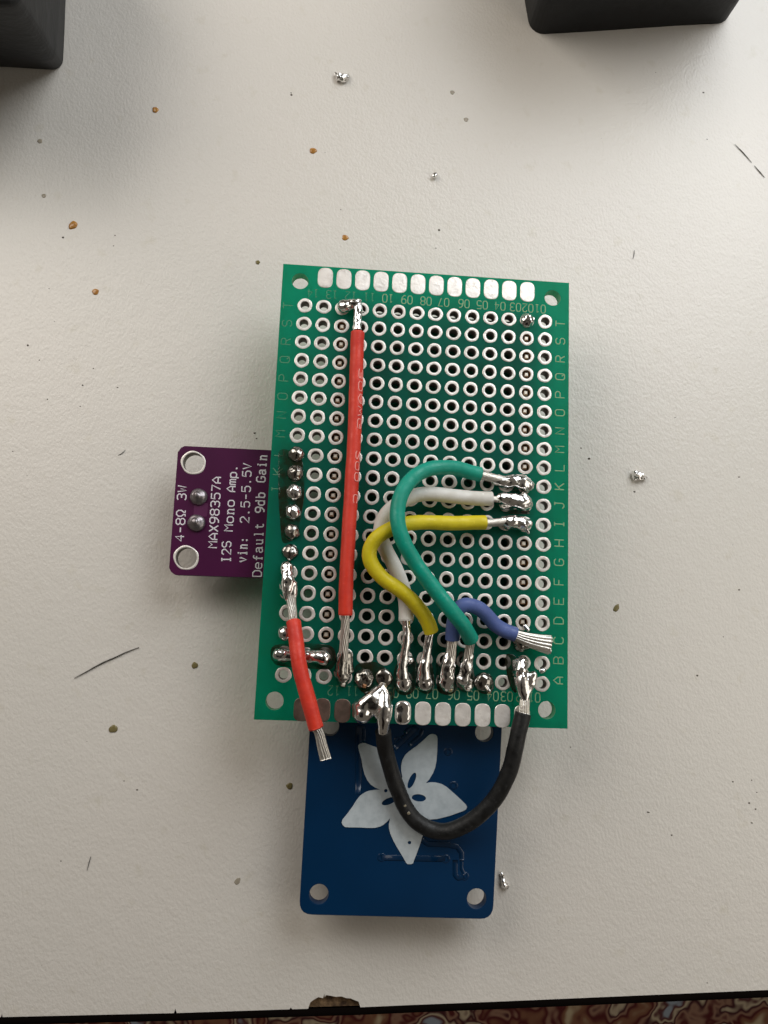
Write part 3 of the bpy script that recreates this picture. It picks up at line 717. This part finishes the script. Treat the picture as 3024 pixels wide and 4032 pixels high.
# short red wire
W = wire('short red wire hanging over the lower edge', [(*zp('5', [(487, 465)])[0], 1.35), (*zp('5', [(507, 600)])[0], 2.1), (*zp('5', [(524, 760)])[0], 2.8), (*zp('5', [(555, 940)])[0], 3.2), (*zp('5', [(598, 1100)])[0], 3.4), (*zp('5', [(642, 1260)])[0], 3.5), (*zp('5', [(678, 1390)])[0], 3.5), (*zp('5', [(702, 1468)])[0], 3.5)], 0.93, 'red', seed=2)
strands([(*zp('5', [(485, 470)])[0], 1.3), (*zp('5', [(478, 380)])[0], 1.15), (*zp('5', [(468, 300)])[0], 1.0), (*zp('5', [(462, 220)])[0], .9)], .52, .60, W, twist=.3, flat=.75)
solder([[(1131, 2238, .2, .95), (1131, 2252, .5, .85)], [(*zp('5', [(440, 20)])[0], .5, .8), (*zp('5', [(435, 90)])[0], .8, .85), (*zp('5', [(430, 170)])[0], .8, .85), (*zp('5', [(432, 240)])[0], .75, .55), (*zp('5', [(440, 280)])[0], .7, .3)], [(*zp('5', [(390, 130)])[0], .3, .6), (*zp('5', [(395, 200)])[0], .3, .5)], [(*zp('5', [(490, 110)])[0], .7, .5), (*zp('5', [(488, 230)])[0], .8, .45)]], W, 13, amp_=.13)
strands([(*zp('5', [(700, 1462)])[0], 3.5), (1258, 2890, 3.5), (1270, 2940, 3.5), (1284, 2994, 3.5)], .52, .66, W, lobes=9, twist=.12, flat=.6, depth=.2)

# white wire
W = wire('white wire looping under the green and yellow ones', [(1938, 1964, 1.5), (1853, 1961, 1.6), (1769, 1952, 1.8), (1700, 1945, 2.0), (1640, 1950, 2.1), (1580, 1975, 2.1), (1528, 2016, 2.0), (1502, 2065, 1.8), (1500, 2115, 1.6), (1521, 2168, 1.4), (1551, 2226, 1.3), (1577, 2288, 1.2), (1596, 2360, 1.3), (1599, 2445, 1.5)], 0.95, 'white', seed=3)
strands([(1599, 2440, 1.4), (1602, 2500, 1.2), (1593, 2560, 1.1), (1585, 2620, .9), (1588, 2665, .7)], .45, .52, W, lobes=4, twist=.1, mt='solder', depth=.35)
solder([[(1601, 2470, 1.3, .5), (1602, 2520, 1.2, .6), (1592, 2570, 1.0, .62), (1584, 2620, .8, .7), (1586, 2665, .6, .85)], [(1590, 2690, .2, 1.1), (1594, 2706, .2, .7)], [(1612, 2600, .3, .6)]], W, 14, mt='solder', amp_=.08)
tipbox(1597, 2713, 1.0, .3, parent=W)
strands([(1932, 1964, 1.4), (1960, 1966, 1.2)], .38, .4, W)
solder([[(1955, 1960, 1.1, .3), (1972, 1962, .9, .75), (2010, 1968, .8, .95), (2050, 1976, .7, 1.0), (2068, 1980, .5, 1.0)], [(1985, 1985, .3, .8), (2070, 1990, .2, .8)], [(2060, 1958, .6, .8)]], W, 15, amp_=.13)

# yellow wire
W = wire('bright yellow wire', [(1912, 2057, 1.6), (1850, 2058, 1.9), (1780, 2060, 2.4), (1700, 2057, 3.0), (1640, 2058, 3.5), (1585, 2066, 3.9), (1527, 2089, 4.0), (1482, 2120, 3.8), (1458, 2158, 3.5), (1455, 2196, 3.3), (1474, 2238, 3.2), (1512, 2280, 3.3), (1560, 2313, 3.4), (1608, 2350, 3.2), (1648, 2394, 2.7), (1680, 2440, 2.2), (1699, 2490, 1.7)], 0.93, 'yellow', per=7, seed=4)
strands([(1906, 2057, 1.4), (1935, 2058, 1.2), (1965, 2056, 1.1), (2000, 2052, 1.0), (2040, 2052, .9)], .52, .5, W, lobes=6, twist=1.2)
solder([[(1962, 2056, .9, .45), (1995, 2056, .8, .8), (2035, 2056, .8, .85), (2060, 2062, .7, .9), (2076, 2060, .6, .65)], [(2066, 2070, .8, .5), (2079, 2096, .9, .22)], [(2000, 2070, .3, .6), (2045, 2072, .2, .6)]], W, 16, amp_=.15)
strands([(1694, 2485, 1.5), (1688, 2520, 1.3), (1682, 2560, 1.1), (1672, 2610, .9), (1670, 2650, .8)], .46, .52, W, lobes=5, twist=.3, mt='solder', depth=.3)
solder([[(1685, 2525, 1.2, .5), (1678, 2580, 1.0, .66), (1668, 2635, .8, .85), (1670, 2670, .6, .95)], [(1673, 2690, .2, 1.1), (1682, 2704, .3, .6)], [(1655, 2640, .3, .5)]], W, 17)
tipbox(1687, 2712, .9, .27, 'gold', parent=W)

# blue wire
W = wire('slate blue wire arching under the green one', [(1781, 2520, 1.5), (1783, 2480, 1.8), (1789, 2440, 2.2), (1800, 2405, 2.5), (1825, 2384, 2.7), (1855, 2384, 2.6), (1890, 2398, 2.3), (1920, 2427, 1.9), (1950, 2460, 1.6), (1985, 2482, 1.5), (2033, 2500, 1.6)], 0.93, 'blue', per=8, seed=5)
strands([(1780, 2514, 1.3), (1777, 2560, 1.15), (1772, 2610, 1.0), (1765, 2660, .8)], .62, .66, W, lobes=8, twist=.5)
solder([[(1776, 2560, 1.1, .62), (1768, 2605, .9, .9), (1761, 2650, .8, .95), (1757, 2685, .4, 1.05)], [(1782, 2610, .5, .6), (1748, 2660, .2, .7)], [(1762, 2700, .2, .9), (1772, 2716, .3, .5)]], W, 18, amp_=.14)
tipbox(1776, 2720, .8, .28, 'gold', parent=W)
strands([(2028, 2499, 1.5), (2060, 2512, 1.5), (2110, 2527, 1.5), (2171, 2540, 1.4)], .62, 1.2, W, twist=.04, flat=.5)
solder([[(2045, 2520, .3, .9), (2070, 2532, .3, .9), (2090, 2532, .4, .7)], [(2050, 2540, .2, .9)], [(2100, 2535, .9, .45), (2160, 2560, .9, .3)]], W, 19, mt='solder_dull')

# green wire, topmost
W = wire('teal green wire lying on top of the others', [(1890, 1868, 1.5), (1850, 1858, 1.9), (1795, 1843, 2.4), (1735, 1840, 3.0), (1684, 1849, 3.6), (1636, 1874, 4.2), (1600, 1912, 4.7), (1575, 1962, 5.1), (1565, 2020, 5.4), (1571, 2080, 5.6), (1592, 2140, 5.5), (1627, 2202, 5.2), (1670, 2266, 5.1), (1727, 2340, 5.0), (1781, 2408, 5.0), (1822, 2460, 4.3), (1856, 2520, 2.6)], 0.96, 'green', per=7, seed=6)
strands([(1884, 1870, 1.3), (1915, 1876, 1.2), (1955, 1886, 1.1), (1995, 1896, 1.0), (2030, 1898, .9)], .55, .6, W, lobes=6, twist=1.3)
solder([[(1930, 1880, 1.0, .5), (1955, 1890, .9, .72), (1985, 1898, .8, .85), (2020, 1895, .9, .8), (2055, 1898, .7, 1.05), (2076, 1910, .5, .95)], [(1985, 1912, .2, .6)], [(2074, 1920, .7, .4)]], W, 20, amp_=.14)
strands([(1854, 2512, 2.3), (1850, 2545, 1.6), (1842, 2590, 1.2), (1834, 2640, .9)], .52, .6, W, lobes=7, twist=.6)
solder([[(1846, 2560, 1.2, .6), (1840, 2600, 1.0, .75), (1832, 2640, .8, .85), (1824, 2675, .6, .9)], [(1815, 2680, .2, .5)], [(1834, 2685, .2, .9), (1842, 2705, .3, .6)]], W, 21, amp_=.14)
tipbox(1846, 2717, .9, .25, 'pin', parent=W)

# black wire
W = wire('thick black wire looping over the blue board', [(1508, 2876, .2), (1512, 2920, -.6), (1521, 2965, -1.3), (1536, 3020, -1.9), (1553, 3075, -2.4), (1572, 3125, -2.7), (1597, 3180, -2.9), (1630, 3225, -2.9), (1672, 3256, -2.8), (1722, 3272, -2.6), (1775, 3270, -2.2), (1835, 3245, -1.6), (1895, 3202, -.9), (1948, 3145, -.2), (1987, 3080, .5), (2014, 3010, 1.0), (2029, 2945, 1.4), (2043, 2880, 1.5), (2060, 2808, 1.4)], 1.02, 'black', per=7, seed=7)
for (u, vv, z, sc, mt_) in ((1594, 3172, -1.95, .26, 'amber'), (1609, 3202, -1.95, .24, 'amber')):
    v, f = sphere(P(u, vv, HB + z), sc, 6, .5); link('rosin_fleck', v, f, M['rosin_pale'], W, smooth=True)
solder([[(1506, 2704, .4, .5), (1513, 2745, .8, .85), (1513, 2790, 1.0, 1.12), (1511, 2830, .9, .95), (1508, 2882, .5, .66)],
        [(1420, 2786, .3, 1.15), (1428, 2806, .3, 1.35), (1412, 2812, .2, .9)], [(1430, 2776, .6, 1.0), (1468, 2748, .7, .95), (1500, 2712, .5, .6)], [(1440, 2782, .4, 1.05), (1472, 2772, .6, 1.1), (1500, 2790, .6, 1.1), (1502, 2830, .4, .85)], [(1475, 2790, .4, .9), (1496, 2760, .7, .9)]], W, 22, amp_=.06, it=7, freq=.7)
flux([(1395, 2610), (1480, 2600), (1545, 2650), (1560, 2720), (1540, 2780), (1440, 2740), (1390, 2690)])
mound(10, 'A', 1.25, .8, 0, -.1, seed=31, a=.22)
mound(9, 'A', 1.15, .45, 0, .1, seed=32, a=.06)
tipbox(1436, 2704, .9, .3); tipbox(1519, 2707, .9, .24, 'gold')
solder([[(2056, 2604, .5, .75), (2050, 2640, .8, .9), (2056, 2690, 1.0, .95), (2064, 2735, 1.0, .8), (2066, 2770, 1.2, .6)], [(2040, 2610, .2, .8), (2042, 2650, .2, .9)], [(2066, 2735, 1.0, .65), (2088, 2690, 1.1, .7), (2102, 2655, 1.2, .45)], [(2076, 2700, 1.0, .75), (2084, 2660, 1.1, .55)]], W, 23, amp_=.10)
strands([(2066, 2750, 1.1), (2065, 2780, 1.3), (2062, 2812, 1.4)], .62, .66, W, lobes=8, twist=.2)

# other joints on the perfboard
for i, r in enumerate('LKJIHG'):
    mound(14, r, 1.08, .85, random.uniform(-.05, .05), random.uniform(-.05, .1), seed=40 + i, mt='solder_dull' if r in 'LKHG' else 'solder', a=.13)
mound(14, 'C', 1.05, 1.1, -.1, 0, seed=50, mt='solder', a=.05)
solder([[(1094, 2577, .5, .8), (1130, 2580, .4, .75), (1175, 2583, .4, .75)], [(1205, 2583, .3, .85), (1240, 2586, .4, .85), (1275, 2590, .3, .95)]], board, 51, amp_=.12)
flux([(1060, 2540), (1180, 2530), (1310, 2540), (1330, 2590), (1310, 2640), (1180, 2630), (1070, 2620)])
mound(2, 'T', 1.0, .9, 0, 0, seed=52, mt='solder', a=.2)
mound(4, 'A', 1.25, .85, -.05, 0, seed=53, a=.06); 
solder([[(1910, 2700, .4, .4), (1925, 2720, .9, .3)]], board, 54, mt='solder_dull')
tipbox(1929, 2727, 1.1, .26, 'gold')
solder([[(2131, 2640, .3, .36), (2142, 2640, .25, .34)]], board, 55)
solder([[(2066, 2466, .1, .35), (2078, 2480, .35, .3)]], board, 56)
# solder on one lower edge pad
p8 = (cx(8), ry('A') - 4.15)
v, f = melt([sphere((p8[0], p8[1] + .5, HB), .95, 9, .28), sphere((p8[0], p8[1] - .5, HB), .95, 9, .34)], .12, 3, .08, 1.0, HB + .03, 57)
link('solder_joint', v, f, M['solder'], board, smooth=True)
for pts in ([(1560, 2600), (1640, 2590), (1650, 2680), (1620, 2740), (1560, 2735), (1545, 2670)], [(1640, 2600), (1700, 2600), (1715, 2700), (1690, 2738), (1640, 2720)], [(1715, 2590), (1800, 2590), (1810, 2700), (1780, 2740), (1720, 2730)], [(1805, 2560), (1850, 2570), (1875, 2690), (1850, 2730), (1800, 2720)], [(1870, 2660), (1930, 2645), (1950, 2700), (1930, 2735), (1880, 2730)], [(1960, 1900), (2070, 1920), (2080, 1945), (1980, 1930)], [(1960, 1990), (2080, 2000), (2090, 2025), (1980, 2025)], [(1095, 1760), (1190, 1790), (1200, 1950), (1170, 2120), (1110, 2150), (1095, 1950)], [(1985, 2570), (2040, 2580), (2050, 2690), (2030, 2740), (2000, 2690)]):
    flux(pts)

# ------------------------------------------------------------------ things lying on the table
def droplet(uv, r_px, mt, label, squash=0.3, stretch=1.0, ang=0.0, group='dried rosin droplets on the table', seed=0):
    r = r_px / 27.0
    c = P(uv[0], uv[1], 0); vs = []; fs = []; n = 16; rnd = random.Random(seed)
    a0 = rnd.random() * 6
    prof = [(1, .005), (.93, .55), (.7, .85), (.35, 1.0)]
    for q, z in prof:
        for k in range(n):
            t = 2 * math.pi * k / n; w_ = 1 + .07 * math.sin(3 * t + a0) + .05 * math.sin(5 * t + 2 * a0)
            x = q * r * w_ * math.cos(t) * stretch; y = q * r * w_ * math.sin(t) / stretch
            vs.append((c.x + x * math.cos(ang) - y * math.sin(ang), c.y + x * math.sin(ang) + y * math.cos(ang), z * r * squash))
    for i in range(len(prof) - 1):
        fs += [(i * n + k, i * n + (k + 1) % n, (i + 1) * n + (k + 1) % n, (i + 1) * n + k) for k in range(n)]
    fs.append(tuple(range(3 * n, 4 * n)))
    o = link('rosin_droplet', vs, fs, M[mt], None, smooth=True)
    return tag(o, label, 'droplet', group)
DR = [((288, 887), 17, 'amber', 'largest deep amber rosin droplet, oval, near the left side of the table', .35, 1.15, .9),
 ((612, 433), 13, 'amber', 'round amber droplet right of the black block at the upper left', .3, 1, 0),
 ((376, 1149), 13, 'amber', 'amber droplet below the large oval one on the left of the table', .3, 1, 0),
 ((1233, 594), 14, 'amber', 'amber droplet on the table between the two highest solder beads and the board', .3, 1.1, .2),
 ((1359, 936), 13, 'amber', 'flat amber droplet just above the top edge of the green board', .2, 1.05, 0),
 ((446, 2870), 15, 'rosin_olive', 'brown droplet on the table left of the green board\'s lower left corner', .3, 1.1, .3),
 ((767, 2620), 12, 'rosin_olive', 'olive droplet between the dark bristle and the green board', .3, 1, 1),
 ((1140, 3095), 12, 'rosin_olive', 'small brown droplet close to the left edge of the blue board', .3, 1, 1),
 ((157, 556), 10, 'rosin_pale', 'grey-brown speck of rosin below the upper left black block', .3, 1, 1),
 ((173, 771), 9, 'rosin_pale', 'small grey speck of rosin above the large oval amber droplet', .3, 1, 1),
 ((1781, 364), 10, 'rosin_pale', 'pale faint droplet, upper of the pair left of the right black block', .15, 1, 1),
 ((1835, 471), 10, 'rosin_pale', 'pale faint droplet, lower of the pair left of the right black block', .15, 1, 1),
 ((1015, 1033), 9, 'rosin_olive', 'tiny dark ringed droplet by the upper left corner of the green board', .3, 1, 1),
 ((935, 3470), 11, 'rosin_pale', 'faint brownish flake left of the blue board\'s lower corner', .15, 1.2, 1),
 ((2427, 2394), 13, 'rosin_olive', 'olive flake on the table right of the green board', .25, 1.3, 1.0)]
for i, (uv, r, mt_, lb, sq, st, an) in enumerate(DR): droplet(uv, r, mt_, lb, sq, st, an, seed=i)

def bead(chains, label, seed, a=.12):
    parts = []
    for ch in chains:
        pts = [(P(u, v_, z), r) for u, v_, z, r in ch]
        for p, r in pts: parts.append(sphere(p, r, 7))
        for (p, r), (q, s_) in zip(pts, pts[1:]): parts.append(tube([p.lerp(q, k / 4) for k in range(5)], (lambda a_, b_: (lambda t: a_ + (b_ - a_) * t))(r, s_), 12))
    v, f = melt(parts, .09, 2, a, 1.8, 0.0, seed)
    o = link('solder_bead', v, f, M['solder'], None, smooth=True)
    return tag(o, label, 'solder bead', 'loose bits of solder on the table')
bead([[(1335, 305, .45, .62), (1350, 308, .45, .6), (1362, 302, .35, .5)], [(1324, 295, .35, .35)], [(1372, 300, .3, .28)]], 'large crumpled solder bead at the top, between the black blocks', 61, .2)
bead([[(1709, 694, .35, .42), (1714, 688, .35, .38)]], 'small shiny solder bead lowest of the upper table area', 62, .12)
bead([[(2505, 1868, .5, .65), (2522, 1875, .5, .6), (2536, 1880, .4, .35)], [(2500, 1885, .3, .4)], [(2545, 1878, .3, .18)]], 'faceted solder bead on the table right of the green board', 63, .22)
bead([[(1975, 3435, .3, .18), (1980, 3460, .35, .3), (1986, 3485, .4, .45)], [(1998, 3492, .35, .3)]], 'spiky solder splash beside the right edge of the blue board', 64, .2)

def bristle(uv, r, label, seed):
    pts = catmull([P(u, v_, r * .8) for u, v_ in uv], 6)
    r *= .55
    v, f = tube(pts, lambda t: r * (0.35 + .65 * math.sin(math.pi * min(1, max(0, t * .9 + .05)))), 8, shape=lambda th, l: 1 + .4 * noise.noise(Vector((l * 2, th, seed))))
    o = link('bristle', v, f, M['dark'], None, smooth=True)
    return tag(o, label, 'bristle', 'dark hair-like bristles on the table')
bristle([(292, 2671), (340, 2645), (400, 2612), (450, 2590), (500, 2567), (548, 2549)], .15, 'long curved dark bristle on the left of the table', 1)
bristle([(2893, 568), (2925, 600), (2960, 640)], .11, 'straight dark bristle at the right edge, upper piece', 2)
bristle([(2970, 652), (2990, 675), (3012, 700)], .11, 'short dark bristle at the right edge, lower piece', 3)
bristle([(2498, 985), (2496, 1005), (2492, 1020)], .09, 'tiny dark bristle above and right of the green board', 4)
bristle([(358, 3372), (350, 3400), (343, 3428)], .08, 'thin grey bristle low on the left of the table', 5)
bristle([(465, 1792), (480, 1785), (493, 1772)], .09, 'small grey curl of lint left of the purple board', 6)

# tiny dark specks strewn over the table
vs = []; fs = []
rnd = random.Random(5)
sp = [(1148, 374, 5), (1146, 366, 3), (109, 1360, 5), (248, 935, 5), (453, 927, 3), (447, 968, 3), (193, 1137, 3), (155, 1418, 3), (368, 1451, 3), (325, 1517, 4), (463, 1526, 4), (187, 1572, 3), (316, 1600, 3), (50, 1777, 3), (1003, 1705, 6), (1010, 1727, 4), (1729, 906, 5), (1716, 977, 4), (1813, 982, 3), (2288, 1764, 4), (2320, 1806, 7), (2498, 1936, 5), (2658, 1644, 3), (2910, 1878, 5), (2910, 2322, 5), (2848, 2507, 3), (2745, 2660, 5), (2552, 3198, 6), (2645, 3288, 5), (2885, 3078, 4), (2960, 3072, 4), (2950, 3162, 5), (2975, 3186, 4), (2960, 3240, 5), (2784, 548, 4), (2770, 365, 5), (1342, 825, 3), (488, 3075, 3), (540, 3110, 4), (240, 3390, 3), (1280, 600, 2), (2247, 2942, 3), (2785, 3870, 3), (2980, 3120, 3)]
for _ in range(40): sp.append((rnd.uniform(20, 3000), rnd.uniform(150, 3850), rnd.uniform(.7, 2.0)))
for (u, v_, r) in sp:
    c = P(u, v_, 0); r /= 27; n0 = len(vs); a0 = rnd.random() * 6; st = rnd.uniform(.5, 1.0)
    for k in range(6):
        t = a0 + k * math.pi / 3; vs.append((c.x + r * math.cos(t) * rnd.uniform(.7, 1.2), c.y + r * st * math.sin(t) * rnd.uniform(.7, 1.2), 0.004))
    vs.append((c.x, c.y, r * .5))
    fs += [(n0 + k, n0 + (k + 1) % 6, n0 + 6) for k in range(6)]
o = link('dust', vs, fs, mat('dust', (0.10, 0.085, 0.065), rough=.8), None); tag(o, kind='stuff')

# ------------------------------------------------------------------ the phone that takes the picture, held over the table
def cam_pt(x, y, z):
    # millimetres right, up and behind the lens
    return CAMP + Vector(RC[0]) * x - Vector(RC[1]) * y - Vector(RC[2]) * z
def slab(outline, z0, z1, ins=0.8):
    n = len(outline); cxm = sum(p[0] for p in outline) / n; cym = sum(p[1] for p in outline) / n
    vs = []
    for z, k in ((z0, ins), (z0 + ins, 0), (z1 - ins, 0), (z1, ins)):
        for x, y in outline:
            d = Vector((x - cxm, y - cym)); q = d * (1 - k / d.length) if k else d
            vs.append(tuple(cam_pt(cxm + q.x, cym + q.y, z)))
    fs = [tuple(range(n)), tuple(range(4 * n - 1, 3 * n - 1, -1))]
    for i in range(3): fs += [(i * n + k, (i + 1) * n + k, (i + 1) * n + (k + 1) % n, i * n + (k + 1) % n) for k in range(n)]
    return vs, fs
phone = empty('smartphone', cam_pt(-25, -60, 7))
tag(phone, 'dark smartphone held flat above the table, just behind the viewpoint, seen only as a reflection', 'phone')
M['phone'] = mat('dark_glass', (0.02, 0.018, 0.02), rough=0.3)
M['lens'] = mat('lens_glass', (0.004, 0.004, 0.006), rough=0.05)
v, f = slab(rounded([(-62, -136), (12, -136), (12, 13), (-62, 13)], 10, 6), 4, 12)
link('phone_body', v, f, M['phone'], phone)
v, f = slab(rounded([(-28, -28), (9.5, -28), (9.5, 10.5), (-28, 10.5)], 8, 6), 2.6, 3.95, .4)
link('camera_plate', v, f, M['phone'], phone)
for x, y in ((0, 0), (0, -18), (-18, -9)):
    v, f = slab(circ(x, y, 6.5, 24), 1.0, 2.55, .4); link('camera_lens', v, f, M['lens'], phone)

# ------------------------------------------------------------------ the two black blocks at the top
def block(name, base, topz, label, top=None, bev=2.2):
    b = [Vector((p[0], p[1], 0)) for p in base]; t = [Vector((p[0], p[1], topz)) for p in (top or base)]
    me = bpy.data.meshes.new('t')
    b = [q - Vector((0, 0, bev + .3)) for q in b]
    me.from_pydata([tuple(p * S) for p in b + t], [], [(3, 2, 1, 0), (4, 5, 6, 7), (0, 1, 5, 4), (1, 2, 6, 5), (2, 3, 7, 6), (3, 0, 4, 7)])
    o = bpy.data.objects.new('t', me); COL.objects.link(o)
    m = o.modifiers.new('b', 'BEVEL'); m.width = bev * S; m.segments = 5; m.limit_method = 'NONE'
    m = o.modifiers.new('u', 'SUBSURF'); m.subdivision_type = 'SIMPLE'; m.levels = 2
    v, f = bake(o)
    v = [(x + .1 * noise.noise(Vector((x, y, z)) * .25), y + .12 * noise.noise(Vector((x, y, z)) * .2 + Vector((5, 5, 5))), z) for x, y, z in v]
    v = [(x, y, max(z, .02)) for x, y, z in v]
    o = link(name, v, f, M['blockm'], None, smooth=True)
    return tag(o, label, 'block')
a = P(243, 262, 0); a2 = P(255, -260, 0)
bl = [(a.x - 40, a.y - 1.2), (a.x, a.y), (a2.x, a2.y + 2), (a2.x - 42, a2.y)]
tl = [P(60, 10, 22), ]
t1 = P(70, 20, 24)
block('black_block', bl, 24, 'black rubber block at the upper left corner with a sloping side', top=[(a.x - 42, t1.y - 1.0), (t1.x, t1.y), (t1.x + 1, a2.y + 2), (a2.x - 42, a2.y)], bev=1.6)
c0 = P(2088, 138, 0); c1 = P(2880, 90, 0)
dv = (c1 - c0).normalized(); nv = Vector((-dv.y, dv.x, 0))
block('black_block', [c0[:2], c1[:2], (c1 + nv * 34)[:2], (c0 + nv * 34)[:2]], 30, 'wide black rubber block at the upper right edge of the photo', bev=2.4)
